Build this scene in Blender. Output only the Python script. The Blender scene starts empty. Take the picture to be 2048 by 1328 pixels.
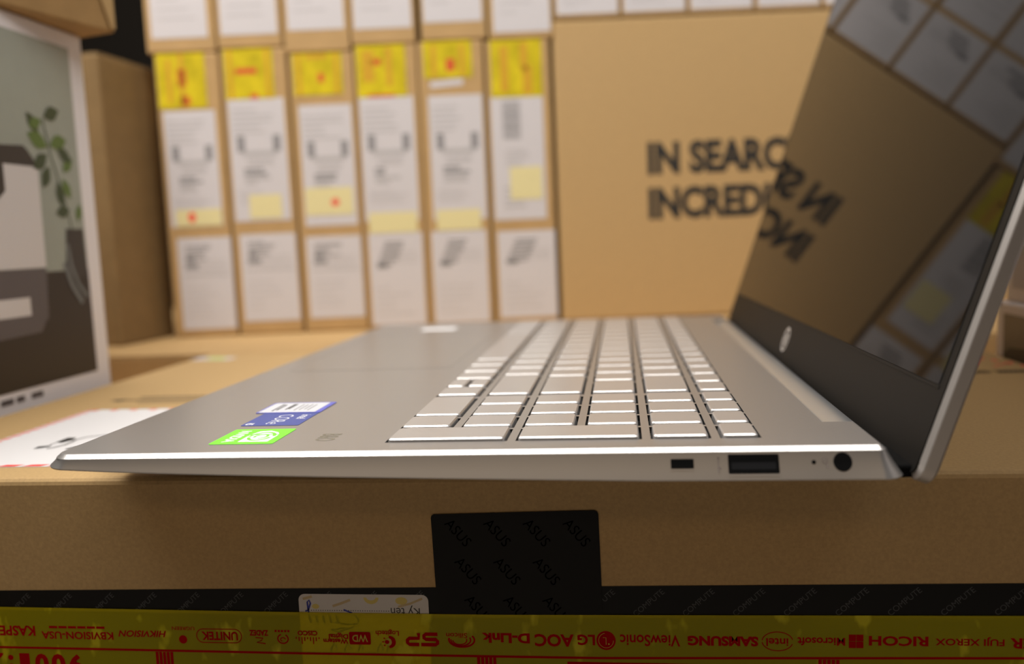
import bpy, bmesh, math, random
from mathutils import Vector, Matrix

# ------------------------------------------------------------------ camera, world, lights, exposure
SC = bpy.context.scene
COL = SC.collection
ZO = 115.0                       # millimetres from the floor up to the laptop's keyboard deck


def W(x, y, z):                  # scene millimetres (deck plane is z = 0) -> metres, floor at 0
    return Vector((x / 1000.0, y / 1000.0, (z + ZO) / 1000.0))


CAM_F = 1770.77
cd = bpy.data.cameras.new('camera')
cam = bpy.data.objects.new('camera', cd)
COL.objects.link(cam)
r_ = Vector((0.991858, 0.120252, -0.041914))
u_ = Vector((0.028581, 0.110525, 0.993462))
f_ = Vector((-0.124098, 0.986572, -0.106189))
M = Matrix.Identity(4)
for i in range(3):
    M[i][0], M[i][1], M[i][2] = r_[i], u_[i], -f_[i]
M.translation = W(163.856, -226.100, 55.576)
cam.matrix_world = M
cd.sensor_width = 36.0
cd.lens = 36.0 * CAM_F / 2048.0
cd.clip_start = 0.01
cd.dof.use_dof = True
cd.dof.focus_distance = 0.268
cd.dof.aperture_fstop = 6.9
SC.camera = cam

world = bpy.data.worlds.new('world')
SC.world = world
world.use_nodes = True
world.node_tree.nodes['Background'].inputs[0].default_value = (1.0, 0.50, 0.22, 1)
world.node_tree.nodes['Background'].inputs[1].default_value = 0.008


def area(name, loc, target, sx, sy, power, col):
    d = bpy.data.lights.new(name, 'AREA')
    d.shape = 'RECTANGLE'
    d.size, d.size_y, d.energy, d.color = sx, sy, power, col
    o = bpy.data.objects.new(name, d)
    COL.objects.link(o)
    o.location = loc
    o.rotation_euler = (Vector(target) - Vector(loc)).to_track_quat('-Z', 'Y').to_euler()
    return o


area('ceiling_lamp', W(60, -60, 980), W(60, 120, 0), 1.75, 0.22, 17.0, (1.0, 0.965, 0.92))
area('rear_fill', W(-350, 280, 830), W(-150, 300, 0), 0.90, 0.25, 7.5, (1.0, 0.965, 0.92))  # added fill without a known source, lifts the carton wall and tops
area('front_fill', W(-700, -4000, 2600), W(100, 0, 0), 4.5, 0.4, 10.5, (1.0, 0.70, 0.40))  # added fill far behind the camera, brightens the laptop's near side

vs = SC.view_settings
vs.view_transform = 'Standard'
vs.look = 'None'
vs.exposure = 0.0
vs.gamma = 1.0
vs.use_curve_mapping = False

# ------------------------------------------------------------------ materials


def mat(name, col, rough=0.6, metal=0.0, spec=0.5, noise=None, bump=None):
    """noise = (scale, amount): soft brightness mottling; bump = (scale, strength)"""
    m = bpy.data.materials.new(name)
    m.use_nodes = True
    nt = m.node_tree
    b = nt.nodes['Principled BSDF']
    b.inputs['Base Color'].default_value = (*col, 1)
    b.inputs['Roughness'].default_value = rough
    b.inputs['Metallic'].default_value = metal
    b.inputs['Specular IOR Level'].default_value = spec
    if noise or bump:
        tc = nt.nodes.new('ShaderNodeTexCoord')
    if noise:
        n = nt.nodes.new('ShaderNodeTexNoise')
        n.inputs['Scale'].default_value = noise[0]
        n.inputs['Detail'].default_value = 5
        n.inputs['Roughness'].default_value = 0.65
        nt.links.new(tc.outputs['Object'], n.inputs['Vector'])
        rp = nt.nodes.new('ShaderNodeValToRGB')
        a = noise[1]
        rp.color_ramp.elements[0].position = 0.3
        rp.color_ramp.elements[1].position = 0.7
        rp.color_ramp.elements[0].color = (*[c * (1 - a) for c in col], 1)
        rp.color_ramp.elements[1].color = (*[min(1, c * (1 + a)) for c in col], 1)
        nt.links.new(n.outputs['Fac'], rp.inputs[0])
        nt.links.new(rp.outputs[0], b.inputs['Base Color'])
    if bump:
        n2 = nt.nodes.new('ShaderNodeTexNoise')
        n2.inputs['Scale'].default_value = bump[0]
        nt.links.new(tc.outputs['Object'], n2.inputs['Vector'])
        bp = nt.nodes.new('ShaderNodeBump')
        bp.inputs['Strength'].default_value = bump[1]
        bp.inputs['Distance'].default_value = 0.0003
        nt.links.new(n2.outputs['Fac'], bp.inputs['Height'])
        nt.links.new(bp.outputs[0], b.inputs['Normal'])
    return m


CARD = mat('cardboard', (0.48, 0.315, 0.14), 0.72, 0, 0.3, noise=(900, 0.10), bump=(500, 0.15))
CARD2 = mat('cardboard_warm', (0.47, 0.30, 0.13), 0.72, 0, 0.3, noise=(60, 0.06))
CARD_D = mat('cardboard_brown', (0.36, 0.215, 0.085), 0.75, 0, 0.3, noise=(70, 0.08))
PAPER = mat('paper_white', (0.60, 0.57, 0.58), 0.6, 0, 0.3)
PAPER2 = mat('glossy_carton_white', (0.80, 0.76, 0.78), 0.45, 0, 0.4)
INK = mat('ink_grey', (0.26, 0.25, 0.255), 0.7)
INK_L = mat('ink_light_grey', (0.45, 0.43, 0.43), 0.7)
INK_K = mat('ink_black', (0.02, 0.018, 0.015), 0.6)
YEL = mat('yellow_tape', (0.60, 0.475, 0.015), 0.4, 0, 0.3, noise=(70, 0.22))
YEL_P = mat('pale_yellow_sticker', (0.72, 0.64, 0.33), 0.6)
RED = mat('ink_red', (0.62, 0.09, 0.02), 0.5)
RED_B = mat('bright_red', (0.80, 0.07, 0.05), 0.5)
SILVER = mat('silver_aluminium', (0.45, 0.43, 0.415), 0.34, 0.80, 0.5, bump=(5000, 0.05))
SILVER_K = mat('silver_key', (0.60, 0.575, 0.56), 0.32, 0.70, 0.5)
HINGE = mat('hinge_silver', (0.55, 0.56, 0.57), 0.32, 0.85, 0.5)
LIDM = mat('lid_silver', (0.50, 0.46, 0.43), 0.42, 0.65, 0.5)
DARKUNDER = mat('laptop_underside', (0.30, 0.29, 0.28), 0.55, 0.4)
BLACK = mat('black_plastic', (0.003, 0.003, 0.003), 0.7, 0, 0.08)
WELL = mat('key_well_black', (0.008, 0.008, 0.009), 0.8)
BEZEL = mat('black_bezel', (0.010, 0.009, 0.008), 0.5, 0, 0.10)
GLASS = mat('glossy_display', (0.004, 0.004, 0.004), 0.03, 0, 0.5)
GLASS.node_tree.nodes['Principled BSDF'].inputs['IOR'].default_value = 1.19
LOGO = mat('logo_silver', (0.62, 0.60, 0.58), 0.35, 0.4)
GREEN = mat('green_sticker', (0.18, 0.80, 0.03), 0.4)
BLUE = mat('blue_sticker', (0.04, 0.07, 0.30), 0.35)
BLUE_L = mat('blue_border', (0.11, 0.12, 0.50), 0.4)
WHITE = mat('white_ink', (0.85, 0.85, 0.87), 0.5)
B_TAPE = mat('black_printed_tape', (0.004, 0.004, 0.004), 0.5, 0, 0.2)
B_INK = mat('tape_grey_lettering', (0.045, 0.047, 0.05), 0.6)
S_INK = mat('seal_dark_lettering', (0.0012, 0.0012, 0.0012), 0.9, 0, 0.0)
PEN = mat('blue_pen', (0.02, 0.03, 0.30), 0.5)
STAIN = mat('faded_yellow_print', (0.62, 0.50, 0.14), 0.6)
STAIN2 = mat('faded_brown_print', (0.52, 0.40, 0.22), 0.6)
DARKROOM = mat('wall_gap_shade', (0.010, 0.008, 0.006), 0.9, 0, 0.1)  # near-black wall colour carries the shade of the gaps between cartons
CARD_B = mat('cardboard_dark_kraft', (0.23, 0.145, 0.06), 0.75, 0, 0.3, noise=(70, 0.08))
FLOOR = mat('floor_concrete', (0.20, 0.17, 0.14), 0.8, noise=(12, 0.1))
P_SKY = mat('picture_grey_green', (0.335, 0.355, 0.305), 0.4, noise=(9, 0.12))
P_TAB = mat('picture_dark_table', (0.022, 0.015, 0.013), 0.4)
P_PRN = mat('picture_printer_white', (0.62, 0.58, 0.57), 0.4)
P_GRY = mat('picture_printer_grey', (0.10, 0.085, 0.09), 0.4)
P_DRK = mat('picture_printer_dark', (0.035, 0.028, 0.027), 0.4)
P_LEAF = mat('picture_leaf', (0.10, 0.16, 0.035), 0.4)
P_LEAF2 = mat('picture_leaf_dark', (0.04, 0.06, 0.025), 0.4)
P_POT = mat('picture_flower_pot', (0.16, 0.17, 0.17), 0.4)


def tape_material():
    m = bpy.data.materials.new('translucent_yellow_tape')
    m.use_nodes = True
    nt = m.node_tree
    N, L = nt.nodes, nt.links
    b = N['Principled BSDF']
    b.inputs['Base Color'].default_value = (0.62, 0.55, 0.004, 1)
    b.inputs['Roughness'].default_value = 0.3
    b.inputs['Specular IOR Level'].default_value = 0.25
    tr = N.new('ShaderNodeBsdfTransparent')
    tr.inputs[0].default_value = (0.95, 0.85, 0.03, 1)
    mx = N.new('ShaderNodeMixShader')
    tc = N.new('ShaderNodeTexCoord')
    mp = N.new('ShaderNodeMapping')
    mp.inputs['Scale'].default_value = (1.0, 1.0, 0.55)
    L.new(tc.outputs['Object'], mp.inputs[0])
    n = N.new('ShaderNodeTexNoise')
    n.inputs['Scale'].default_value = 95
    n.inputs['Detail'].default_value = 3
    L.new(mp.outputs[0], n.inputs['Vector'])
    r = N.new('ShaderNodeValToRGB')
    r.color_ramp.elements[0].position = 0.60
    r.color_ramp.elements[1].position = 0.66
    r.color_ramp.elements[0].color = (0.44, 0.44, 0.44, 1)
    r.color_ramp.elements[1].color = (0.80, 0.80, 0.80, 1)
    L.new(n.outputs['Fac'], r.inputs[0])
    L.new(r.outputs[0], mx.inputs[0])
    L.new(tr.outputs[0], mx.inputs[1])
    L.new(b.outputs[0], mx.inputs[2])
    L.new(mx.outputs[0], N['Material Output'].inputs[0])
    return m


TAPE = tape_material()

# ------------------------------------------------------------------ mesh helpers (millimetres)


class MB:
    """collects polygons in scene millimetres; build() links them as ONE mesh object"""

    def __init__(self):
        self.v, self.f, self.mi, self.mats = [], [], [], []

    def mat_index(self, m):
        if m not in self.mats:
            self.mats.append(m)
        return self.mats.index(m)

    def add(self, verts, faces, m=None):
        k = len(self.v)
        self.v += [tuple(p) for p in verts]
        i = self.mat_index(m) if m is not None else 0
        for f in faces:
            self.f.append([k + a for a in f])
            self.mi.append(i)
        return self

    def box(self, x0, x1, y0, y1, z0, z1, m=None):
        v = [(x, y, z) for z in (z0, z1) for y in (y0, y1) for x in (x0, x1)]
        return self.add(v, [(0, 2, 3, 1), (4, 5, 7, 6), (0, 1, 5, 4), (2, 6, 7, 3), (0, 4, 6, 2), (1, 3, 7, 5)], m)

    def build(self, name, m=None, parent=None, smooth=False, bevel=None, segs=2, local=False):
        me = bpy.data.meshes.new(name)
        if parent is not None and not local:
            o0 = root_of(parent)['_o']
        else:
            o0 = (0, 0, 0)
        vv = [((x - o0[0]) / 1000.0, (y - o0[1]) / 1000.0, (z - o0[2]) / 1000.0) for x, y, z in self.v]
        if parent is None and not local:
            vv = [(x, y, z + ZO / 1000.0) for x, y, z in vv]
        me.from_pydata(vv, [], self.f)
        mats = self.mats if self.mats else [m]
        for a in mats:
            me.materials.append(a)
        if self.mats:
            for p, i in zip(me.polygons, self.mi):
                p.material_index = i
        bm = bmesh.new()
        bm.from_mesh(me)
        bmesh.ops.remove_doubles(bm, verts=bm.verts, dist=1e-7)
        bm.to_mesh(me)
        bm.free()
        if smooth:
            for p in me.polygons:
                p.use_smooth = True
        o = bpy.data.objects.new(name, me)
        COL.objects.link(o)
        if parent is not None:
            o.parent = parent
        if bevel:
            md = o.modifiers.new('bevel', 'BEVEL')
            md.width = bevel / 1000.0
            md.segments = segs
            md.limit_method = 'ANGLE'
            md.angle_limit = math.radians(40)
        return o


ROOTS = {}


def root_of(o):
    while o.parent is not None:
        o = o.parent
    return ROOTS[o.name]


def tag(o, label, cat, group=None):
    o['label'], o['category'] = label, cat
    if group:
        o['group'] = group
    return o


def thing(name, label, cat, loc, group=None):
    o = bpy.data.objects.new(name, None)
    o.empty_display_size = 0.02
    COL.objects.link(o)
    o.location = W(*loc)
    ROOTS[o.name] = {'_o': loc}
    return tag(o, label, cat, group)


class Frame:
    """a flat frame: origin, right (a), up (b), normal (n); place 2-D shapes on a face"""

    def __init__(self, o, a, b):
        self.o, self.a, self.b = Vector(o), Vector(a).normalized(), Vector(b).normalized()
        self.n = self.a.cross(self.b)

    def p(self, x, y, h=0.0):
        return tuple(self.o + self.a * x + self.b * y + self.n * h)


def quad(mb, F, x0, x1, y0, y1, h, m=None):
    mb.add([F.p(x0, y0, h), F.p(x1, y0, h), F.p(x1, y1, h), F.p(x0, y1, h)], [(0, 1, 2, 3)], m)


def poly(mb, F, pts, h, m=None):
    mb.add([F.p(x, y, h) for x, y in pts], [tuple(range(len(pts)))], m)


def slab(mb, F, pts, h0, h1, m=None):
    n = len(pts)
    v = [F.p(x, y, h0) for x, y in pts] + [F.p(x, y, h1) for x, y in pts]
    f = [tuple(reversed(range(n))), tuple(range(n, 2 * n))]
    f += [(i, (i + 1) % n, n + (i + 1) % n, n + i) for i in range(n)]
    mb.add(v, f, m)


def rrect(x0, x1, y0, y1, r, k=5):
    pts = []
    for cx, cy, a0 in ((x1 - r, y0 + r, -90), (x1 - r, y1 - r, 0), (x0 + r, y1 - r, 90), (x0 + r, y0 + r, 180)):
        for i in range(k + 1):
            a = math.radians(a0 + 90.0 * i / k)
            pts.append((cx + r * math.cos(a), cy + r * math.sin(a)))
    return pts


def ellipse(cx, cy, rx, ry, k=28, a0=0, a1=360):
    return [(cx + rx * math.cos(math.radians(a0 + (a1 - a0) * i / k)), cy + ry * math.sin(math.radians(a0 + (a1 - a0) * i / k)))
            for i in range(k + (0 if a1 - a0 >= 360 else 1))]


def stroke(mb, F, pts, w, h, m=None, closed=False):
    """a flat pen line of width w through 2-D points"""
    n = len(pts)
    L, R = [], []
    for i in range(n):
        p = Vector(pts[i])
        a = Vector(pts[(i - 1) % n] if (closed or i > 0) else pts[i])
        b = Vector(pts[(i + 1) % n] if (closed or i < n - 1) else pts[i])
        d = (b - a)
        d = d.normalized() if d.length > 1e-9 else Vector((1, 0))
        q = Vector((-d.y, d.x)) * w / 2
        L.append(tuple(p + q))
        R.append(tuple(p - q))
    for i in range(n if closed else n - 1):
        j = (i + 1) % n
        poly(mb, F, [R[i], R[j], L[j], L[i]], h, m)


TEXTS = {}


def text_geo(s, bold=0.0, shear=0.0):
    key = (s, bold, shear)
    if key in TEXTS:
        return TEXTS[key]
    cu = bpy.data.curves.new('t', 'FONT')
    cu.body = s
    cu.offset = bold
    cu.shear = shear
    cu.resolution_u = 3
    o = bpy.data.objects.new('t', cu)
    COL.objects.link(o)
    dg = bpy.context.evaluated_depsgraph_get()
    dg.update()
    me = o.evaluated_get(dg).to_mesh()
    v = [(p.co.x, p.co.y) for p in me.vertices]
    f = [tuple(p.vertices) for p in me.polygons]
    o.evaluated_get(dg).to_mesh_clear()
    bpy.data.objects.remove(o)
    bpy.data.curves.remove(cu)
    x0, x1 = min(p[0] for p in v), max(p[0] for p in v)
    y0, y1 = min(p[1] for p in v), max(p[1] for p in v)
    TEXTS[key] = (v, f, x0, x1, y0, y1)
    return TEXTS[key]


def text(mb, F, s, x0, x1, y0, y1, h, m=None, bold=0.0, shear=0.0, flip=False):
    """letters fitted to the box x0..x1, y0..y1 on frame F; flip = turned upside down on its face"""
    v, f, a0, a1, b0, b1 = text_geo(s, bold, shear)
    pts = []
    for x, y in v:
        s_, t_ = (x - a0) / (a1 - a0), (y - b0) / max(1e-9, b1 - b0)
        if flip:
            s_, t_ = 1 - s_, 1 - t_
        pts.append(F.p(x0 + (x1 - x0) * s_, y0 + (y1 - y0) * t_, h))
    mb.add(pts, f, m)


# ------------------------------------------------------------------ the setting
def structure(name, mb, m):
    o = mb.build(name, m)
    o['kind'] = 'structure'
    return o


structure('floor', MB().box(-1500, 1700, -1800, 1100, -ZO - 40, -ZO), FLOOR)
structure('wall_back', MB().box(-1500, 1700, 1060, 1100, -ZO, 2000), DARKROOM)

# wall of cartons: frame with s along the front faces, n pointing away from the camera
A = 0.125
US, NS = Vector((math.cos(A), math.sin(A), 0)), Vector((-math.sin(A), math.cos(A), 0))
FRONT = 482.0


def wp(s, n, z):
    return tuple(US * s + NS * (FRONT + n) + Vector((0, 0, z)))


WF = Frame(NS * FRONT, US, (0, 0, 1))       # face frame: x = s, y = z


def wall_box_mb(s0, s1, z0, z1, d, n0=0.0):
    mb = MB()
    v = [wp(s, n, z) for z in (z0, z1) for n in (n0, n0 + d) for s in (s0, s1)]
    mb.add(v, [(0, 2, 3, 1), (4, 5, 7, 6), (0, 1, 5, 4), (2, 6, 7, 3), (0, 4, 6, 2), (1, 3, 7, 5)])
    return mb


# ------------------------------------------------------------------ supporting cartons under everything
def plain_carton(name, label, x0, x1, y0, y1, z0, z1, m, seam='x'):
    t = thing(name, label, 'box', ((x0 + x1) / 2, (y0 + y1) / 2, z0))
    MB().box(x0, x1, y0, y1, z0, z1 - 1.2).build('carton_body', m, t, bevel=1.5)
    if seam == 'x':
        ym = (y0 + y1) / 2
        MB().box(x0 + .2, x1 - .2, y0 + .2, ym - .6, z1 - 1.2, z1).build('top_flap', m, t, bevel=.5)
        MB().box(x0 + .2, x1 - .2, ym + .6, y1 - .2, z1 - 1.2, z1).build('top_flap', m, t, bevel=.5)
    else:
        xm = (x0 + x1) / 2
        MB().box(x0 + .2, xm - .6, y0 + .2, y1 - .2, z1 - 1.2, z1).build('top_flap', m, t, bevel=.5)
        MB().box(xm + .6, x1 - .2, y0 + .2, y1 - .2, z1 - 1.2, z1).build('top_flap', m, t, bevel=.5)
    return t


plain_carton('cardboard_carton', 'flat cardboard carton underneath the row of white-labelled boxes on the left',
             -470, 58, 347, 830, -ZO, -15.3, CARD2)
plain_carton('cardboard_carton', 'flat cardboard carton underneath the large box with black slogan lettering',
             60, 520, 347, 850, -ZO, -15.3, CARD2)
plain_carton('cardboard_carton', 'flat cardboard carton underneath the white printer box at the left edge',
             -450, -121, -90, 343, -ZO, -46, CARD2, 'y')
plain_carton('cardboard_carton', 'low brown carton behind the small white box at the right edge',
             357.5, 560, 260, 344, -ZO, -30, CARD_D)

# ------------------------------------------------------------------ the carton the laptop stands on
base = thing('laptop_carton', 'wide brown carton carrying the laptop, black and yellow tape along its front', 'box', (119, 187, -ZO))
BX0, BX1, BY0, BY1, BZ = -117.0, 355.5, 30.7, 344.0, -15.0
MB().box(BX0, BX1, BY0, BY1, -ZO, BZ).build('carton_body', CARD, base, bevel=2.2, segs=3)
FF = Frame((0, BY0, 0), (1, 0, 0), (0, 0, 1))       # front face: x, z; normal towards the camera
TF = Frame((0, 0, BZ), (1, 0, 0), (0, 1, 0))        # top face: x, y

tilt = 0.0147
mb = MB()
pts = [(BX0 + 2, -51.4 + (BX0 + 2) * tilt), (BX1 - 2, -51.4 + (BX1 - 2) * tilt)]
zt = lambda x: -51.75 + 0.0147 * x
mb.add([FF.p(BX0 + 2, -97, .10), FF.p(BX1 - 2, -97, .10), FF.p(BX1 - 2, zt(BX1 - 2), .10), FF.p(BX0 + 2, zt(BX0 + 2), .10)], [(0, 1, 2, 3)])
bt = mb.build('black_tape', B_TAPE, base)
bt['label'] = 'black tape with faint grey slanted lettering'
mb = MB()
ca, sa = math.cos(math.radians(41)), math.sin(math.radians(41))
x = -112.0
while x < 350:
    if not (96 < x < 150):
        G = Frame(FF.p(x, zt(x) - 9.6, .13), (ca, 0, sa), (-sa, 0, ca))
        text(mb, G, 'COMPUTE', 0, 11.5, 0, 1.75, 0)
    x += 14.6
mb.build('tape_lettering', B_INK, bt)

# signed label, partly under the yellow tape
mb = MB()
poly(mb, FF, rrect(60.6, 102.1, -92, -52.6, 2.0), .2)
sl = mb.build('signed_label', mat('dull_white_sticker', (0.60, 0.57, 0.55), .55), base)
sl['label'] = 'white sticker with dotted signature line and blue pen marks'
mb = MB()
text(mb, FF, 'Ký tên', 90.1, 99.3, -59.4, -56.0, .24, INK_K, flip=True)
for i in range(34):
    xx = 64.6 + i * (89.4 - 64.6) / 33
    poly(mb, FF, ellipse(xx, -57.9, .17, .17, 8), .24, INK_K)
text(mb, FF, 'ĐÃ KIỂM TRA', 67, 97, -81, -76.6, .24, INK, flip=True)
mb.build('label_lettering', None, sl)
mb = MB()
random.seed(5)
stroke(mb, FF, [(62.6, -58.2), (63.6, -57.8), (64.4, -55.6), (64.0, -54.6), (63.4, -55.2), (63.5, -57.2), (63.9, -60.5)], .55, .27)
stroke(mb, FF, [(75.0, -57.6), (77.5, -58.6), (79.6, -60.6), (79.2, -62.2), (76, -62.4), (72, -61.8)], .5, .27)
for k in range(5):
    stroke(mb, FF, [(63.8 + k * 2.2, -59.6), (64.2 + k * 2.2, -62.0)], .7, .27)
stroke(mb, FF, [(75.5, -63.5), (70.5, -64.3), (73, -64.8), (78, -63.2)], .5, .27)
for x0, k in ((70, 1), (74.5, 1), (79, .7), (85, 1), (88, 1)):
    stroke(mb, FF, [(x0, -71.0), (x0 + 1.2 * k, -68.5), (x0 + 2.2 * k, -70.6)], .6, .27)
mb.build('pen_signature', PEN, sl)
mb = MB()
poly(mb, FF, ellipse(84.0, -53.6, 2.4, 2.1, 20, 180, 360), .22, STAIN)
poly(mb, FF, ellipse(84.0, -53.5, 1.5, 1.0, 16, 180, 360), .23, PAPER)
poly(mb, FF, ellipse(93.6, -54.6, 1.9, 1.2), .22, STAIN)
poly(mb, FF, ellipse(66.0, -56.6, 1.2, .8), .22, STAIN)
stroke(mb, FF, [(71.5, -56.5), (74.2, -55.6), (77.3, -54.4)], .8, .22, STAIN2)
stroke(mb, FF, [(62, -54.2), (65, -53.4)], .8, .22, STAIN2)
stroke(mb, FF, [(92.5, -56.5), (96.5, -55.4), (100.2, -53.8)], .7, .22, STAIN2)
mb.build('faded_print', None, sl)

# black security seal
mb = MB()
seal_pts = [(104.3, -28.2)] + [(104.5, -27.5), (105.2, -27.1)] + [(153.8, -26.0), (154.7, -26.3), (155.1, -27.1)] + [(155.9, -88), (105.4, -88)]
slab(mb, FF, list(reversed(seal_pts))[::-1][::-1], .15, .3)
seal = mb.build('security_seal', mat('seal_black', (0.006, 0.006, 0.006), 0.6, 0, 0.2), base)
seal['label'] = 'plain black square seal sticker with faint slanted lettering'
mb = MB()
cb, sb = math.cos(math.radians(-50)), math.sin(math.radians(-50))
for i, x0 in enumerate((109, 121, 133, 145)):
    for j, z0 in enumerate((-29.5, -41.5, -53.5)):
        xx = x0 + 2.5 * j
        if xx > 146:
            continue
        G = Frame(FF.p(xx, z0, .33), (cb, 0, sb), (-sb, 0, cb))
        text(mb, G, 'ASUS', 0, 9.5, -1.0, 2.2, 0)
mb.build('seal_lettering', S_INK, seal)

# translucent yellow tape over all of it
mb = MB()
tz = lambda x: -58.2 - 0.006 * min(0, x - 120) * -1 + 0.008 * max(0, x - 120)
xs = [BX0 + 1.5, -42, 30, 80, 124, 200, 274, BX1 - 1.5]
top = {BX0 + 1.5: -57.4, -42: -57.8, 30: -58.3, 80: -58.6, 124: -58.6, 200: -57.9, 274: -57.2, BX1 - 1.5: -56.6}
v = []
for x in xs:
    v += [FF.p(x, top[x] - 48, .42), FF.p(x, top[x], .42)]
mb.add(v, [(2 * i, 2 * i + 2, 2 * i + 3, 2 * i + 1) for i in range(len(xs) - 1)])
v = []                                                      # the folded-over double edge along the top
for x in xs:
    v += [FF.p(x, top[x] - (1.0 if x < 150 else .75), .43), FF.p(x, top[x] - (0 if x < 150 else .25), .43)]
mb.add(v, [(2 * i, 2 * i + 2, 2 * i + 3, 2 * i + 1) for i in range(len(xs) - 1)])
yt = mb.build('yellow_tape', TAPE, base)
yt['label'] = 'translucent yellow packing tape printed with red brand names'
mb = MB()
H = .46


def T(s, x0, x1, z0, z1, bold=.018, shear=0.0):
    text(mb, FF, s, x0, x1, z0, z1, H, RED_T, bold + .014, shear, True)


RED_T = mat('tape_red_print', (0.36, 0.002, 0.004), 0.7, 0, 0.05)
YEL_T = mat('tape_yellow_knockout', (0.42, 0.34, 0.01), 0.5)
T('KASPERSKY', -53.5, -29.7, -67.6, -64.1)
for i in range(6):
    quad(mb, FF, -24.7 + i * 3.3, -24.7 + i * 3.3 + 2.9, -64.85, -64.05, H, RED_T)
T('KBVISION-USA', -27.6, -2.5, -68.5, -65.9, .012)
T('HIKVISION', -0.8, 15.7, -67.4, -65.2, .012, .25)
T('UGREEN', 17.8, 25.4, -64.9, -63.7, .0)
poly(mb, FF, ellipse(21.3, -68, 1.4, 1.4), H, RED_T)
T('UNITEK', 27.6, 39.8, -68.1, -65.2, .02)
stroke(mb, FF, rrect(26.0, 41.0, -68.9, -64.4, 2.2, 6), .3, H, RED_T, True)
T('ZADEZ', 43.7, 50.0, -66.4, -64.5, .03)
stroke(mb, FF, [(45.6, -67.0), (48.2, -67.2), (47.6, -67.9), (46.0, -68.6), (48.9, -69.0)], .35, H, RED_T)
stroke(mb, FF, ellipse(54.7, -67.3, 1.7, 1.5, 20, 110, 420), .45, H, RED_T)
stroke(mb, FF, ellipse(54.7, -67.5, .8, .6, 12, 0, 250), .35, H, RED_T)
for i in range(5):
    quad(mb, FF, 52.1 + i * 1.05, 52.8 + i * 1.05, -65.1, -64.4, H, RED_T)
T('CISCO', 59.6, 66.1, -66.1, -64.5, .03)
for i, hh in enumerate((.5, 1.2, 2.2, 1.2, .6, 1.2, 2.2, 1.2, .5)):
    quad(mb, FF, 58.9 + i * .93, 59.25 + i * .93, -66.7 - hh, -66.6, H, RED_T)
T('Western', 67.9, 75.9, -68.6, -67.0, .02)
T('Digital', 69.7, 76.0, -67.0, -65.0, .02)
poly(mb, FF, rrect(76.3, 83.2, -68.8, -64.7, .5), H, RED_T)
text(mb, FF, 'WD', 77.3, 82.3, -67.9, -65.6, H + .03, YEL_T, .02, 0, True)
T('Logitech', 84.9, 92.3, -65.8, -63.7, .01)
poly(mb, FF, ellipse(89.2, -67.8, 2.0, 2.0, 20, -95, 95), H, RED_T)
poly(mb, FF, ellipse(88.9, -67.8, 1.0, 1.2), H + .02, YEL_T)
poly(mb, FF, ellipse(88.4, -67.8, .75, .65), H + .03, RED_T)
for a in (-50, 0, 50):
    G = Frame(FF.p(88.4, -67.8, 0), (-math.cos(math.radians(a)), 0, math.sin(math.radians(a))), (-math.sin(math.radians(a)), 0, -math.cos(math.radians(a))))
    poly(mb, FF, [(88.4 - 1.2 * math.cos(math.radians(a)) + dx, -67.8 + 1.5 * math.sin(math.radians(a)) + dz) for dx, dz in ((-.35, -.2), (.25, -.2), (.25, .2), (-.35, .2))], H, RED_T)
# S and P drawn as heavy square strokes, upside down
stroke(mb, FF, [(104.5, -65.1), (100.8, -65.1), (100.2, -65.6), (100.2, -66.3), (100.8, -66.8), (103.9, -66.8), (104.4, -67.4), (104.4, -68.0), (103.8, -68.5), (99.2, -68.5)], 1.15, H, RED_T)
stroke(mb, FF, [(98.5, -64.8), (98.5, -66.5), (95.6, -66.5), (94.9, -67.1), (94.9, -67.9), (95.5, -68.5), (98.6, -68.5)], 1.15, H, RED_T)
T('Silicon', 107.2, 113.8, -66.2, -64.6, .0)
for k in range(3):
    stroke(mb, FF, ellipse(112.0 - k * .3, -66.8, 4.0 - k * .9, 2.3 - k * .4, 18, 165 + 10 * k, 395 - 10 * k), .55 - .1 * k, H, RED_T)
T('D-Link', 118.3, 133.1, -67.6, -64.4, .03)
T('AOC', 134.6, 146.5, -68.5, -64.5, .02)
T('LG', 147.6, 152.9, -67.9, -64.5, .02)
poly(mb, FF, ellipse(156.2, -66.3, 2.9, 3.0), H, RED_T)
stroke(mb, FF, ellipse(156.2, -66.3, 2.2, 2.3, 20, 100, 360), .14, H + .02, YEL_T)
stroke(mb, FF, [(156.2, -67.6), (156.2, -65.4), (155.3, -65.4)], .18, H + .03, YEL_T)
poly(mb, FF, ellipse(157.0, -67.4, .25, .25, 10), H + .03, YEL_T)
T('ViewSonic', 160.4, 178.2, -67.9, -64.3, .005)
T('SAMSUNG', 180.4, 200.9, -67.5, -64.4, .035)
T('intel', 203.2, 209.5, -67.3, -64.8, .005)
stroke(mb, FF, ellipse(206.4, -65.8, 4.4, 2.9, 30, 10, 175), .28, H, RED_T)
stroke(mb, FF, ellipse(206.4, -65.8, 4.4, 2.9, 30, 185, 345), .28, H, RED_T)
T('Microsoft', 212.1, 225.6, -66.9, -64.4, .01)
for dx in (0, 2.1):
    for dz in (0, 2.1):
        quad(mb, FF, 226.6 + dx, 228.6 + dx, -67.5 + dz, -65.5 + dz, H, RED_T)
T('RICOH', 232.2, 248.7, -66.7, -63.7, .02)
T('FUJI XEROX', 250.6, 269.4, -66.3, -63.6, .01)
T('ACER', 270.9, 284.5, -67.0, -63.8, .02)
stroke(mb, FF, [(BX0 + 2, -71.5), (-43, -71.6), (60, -72.0), (154, -71.9), (275, -69.8), (BX1 - 2, -68.6)], .75, H, RED_T)
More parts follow.
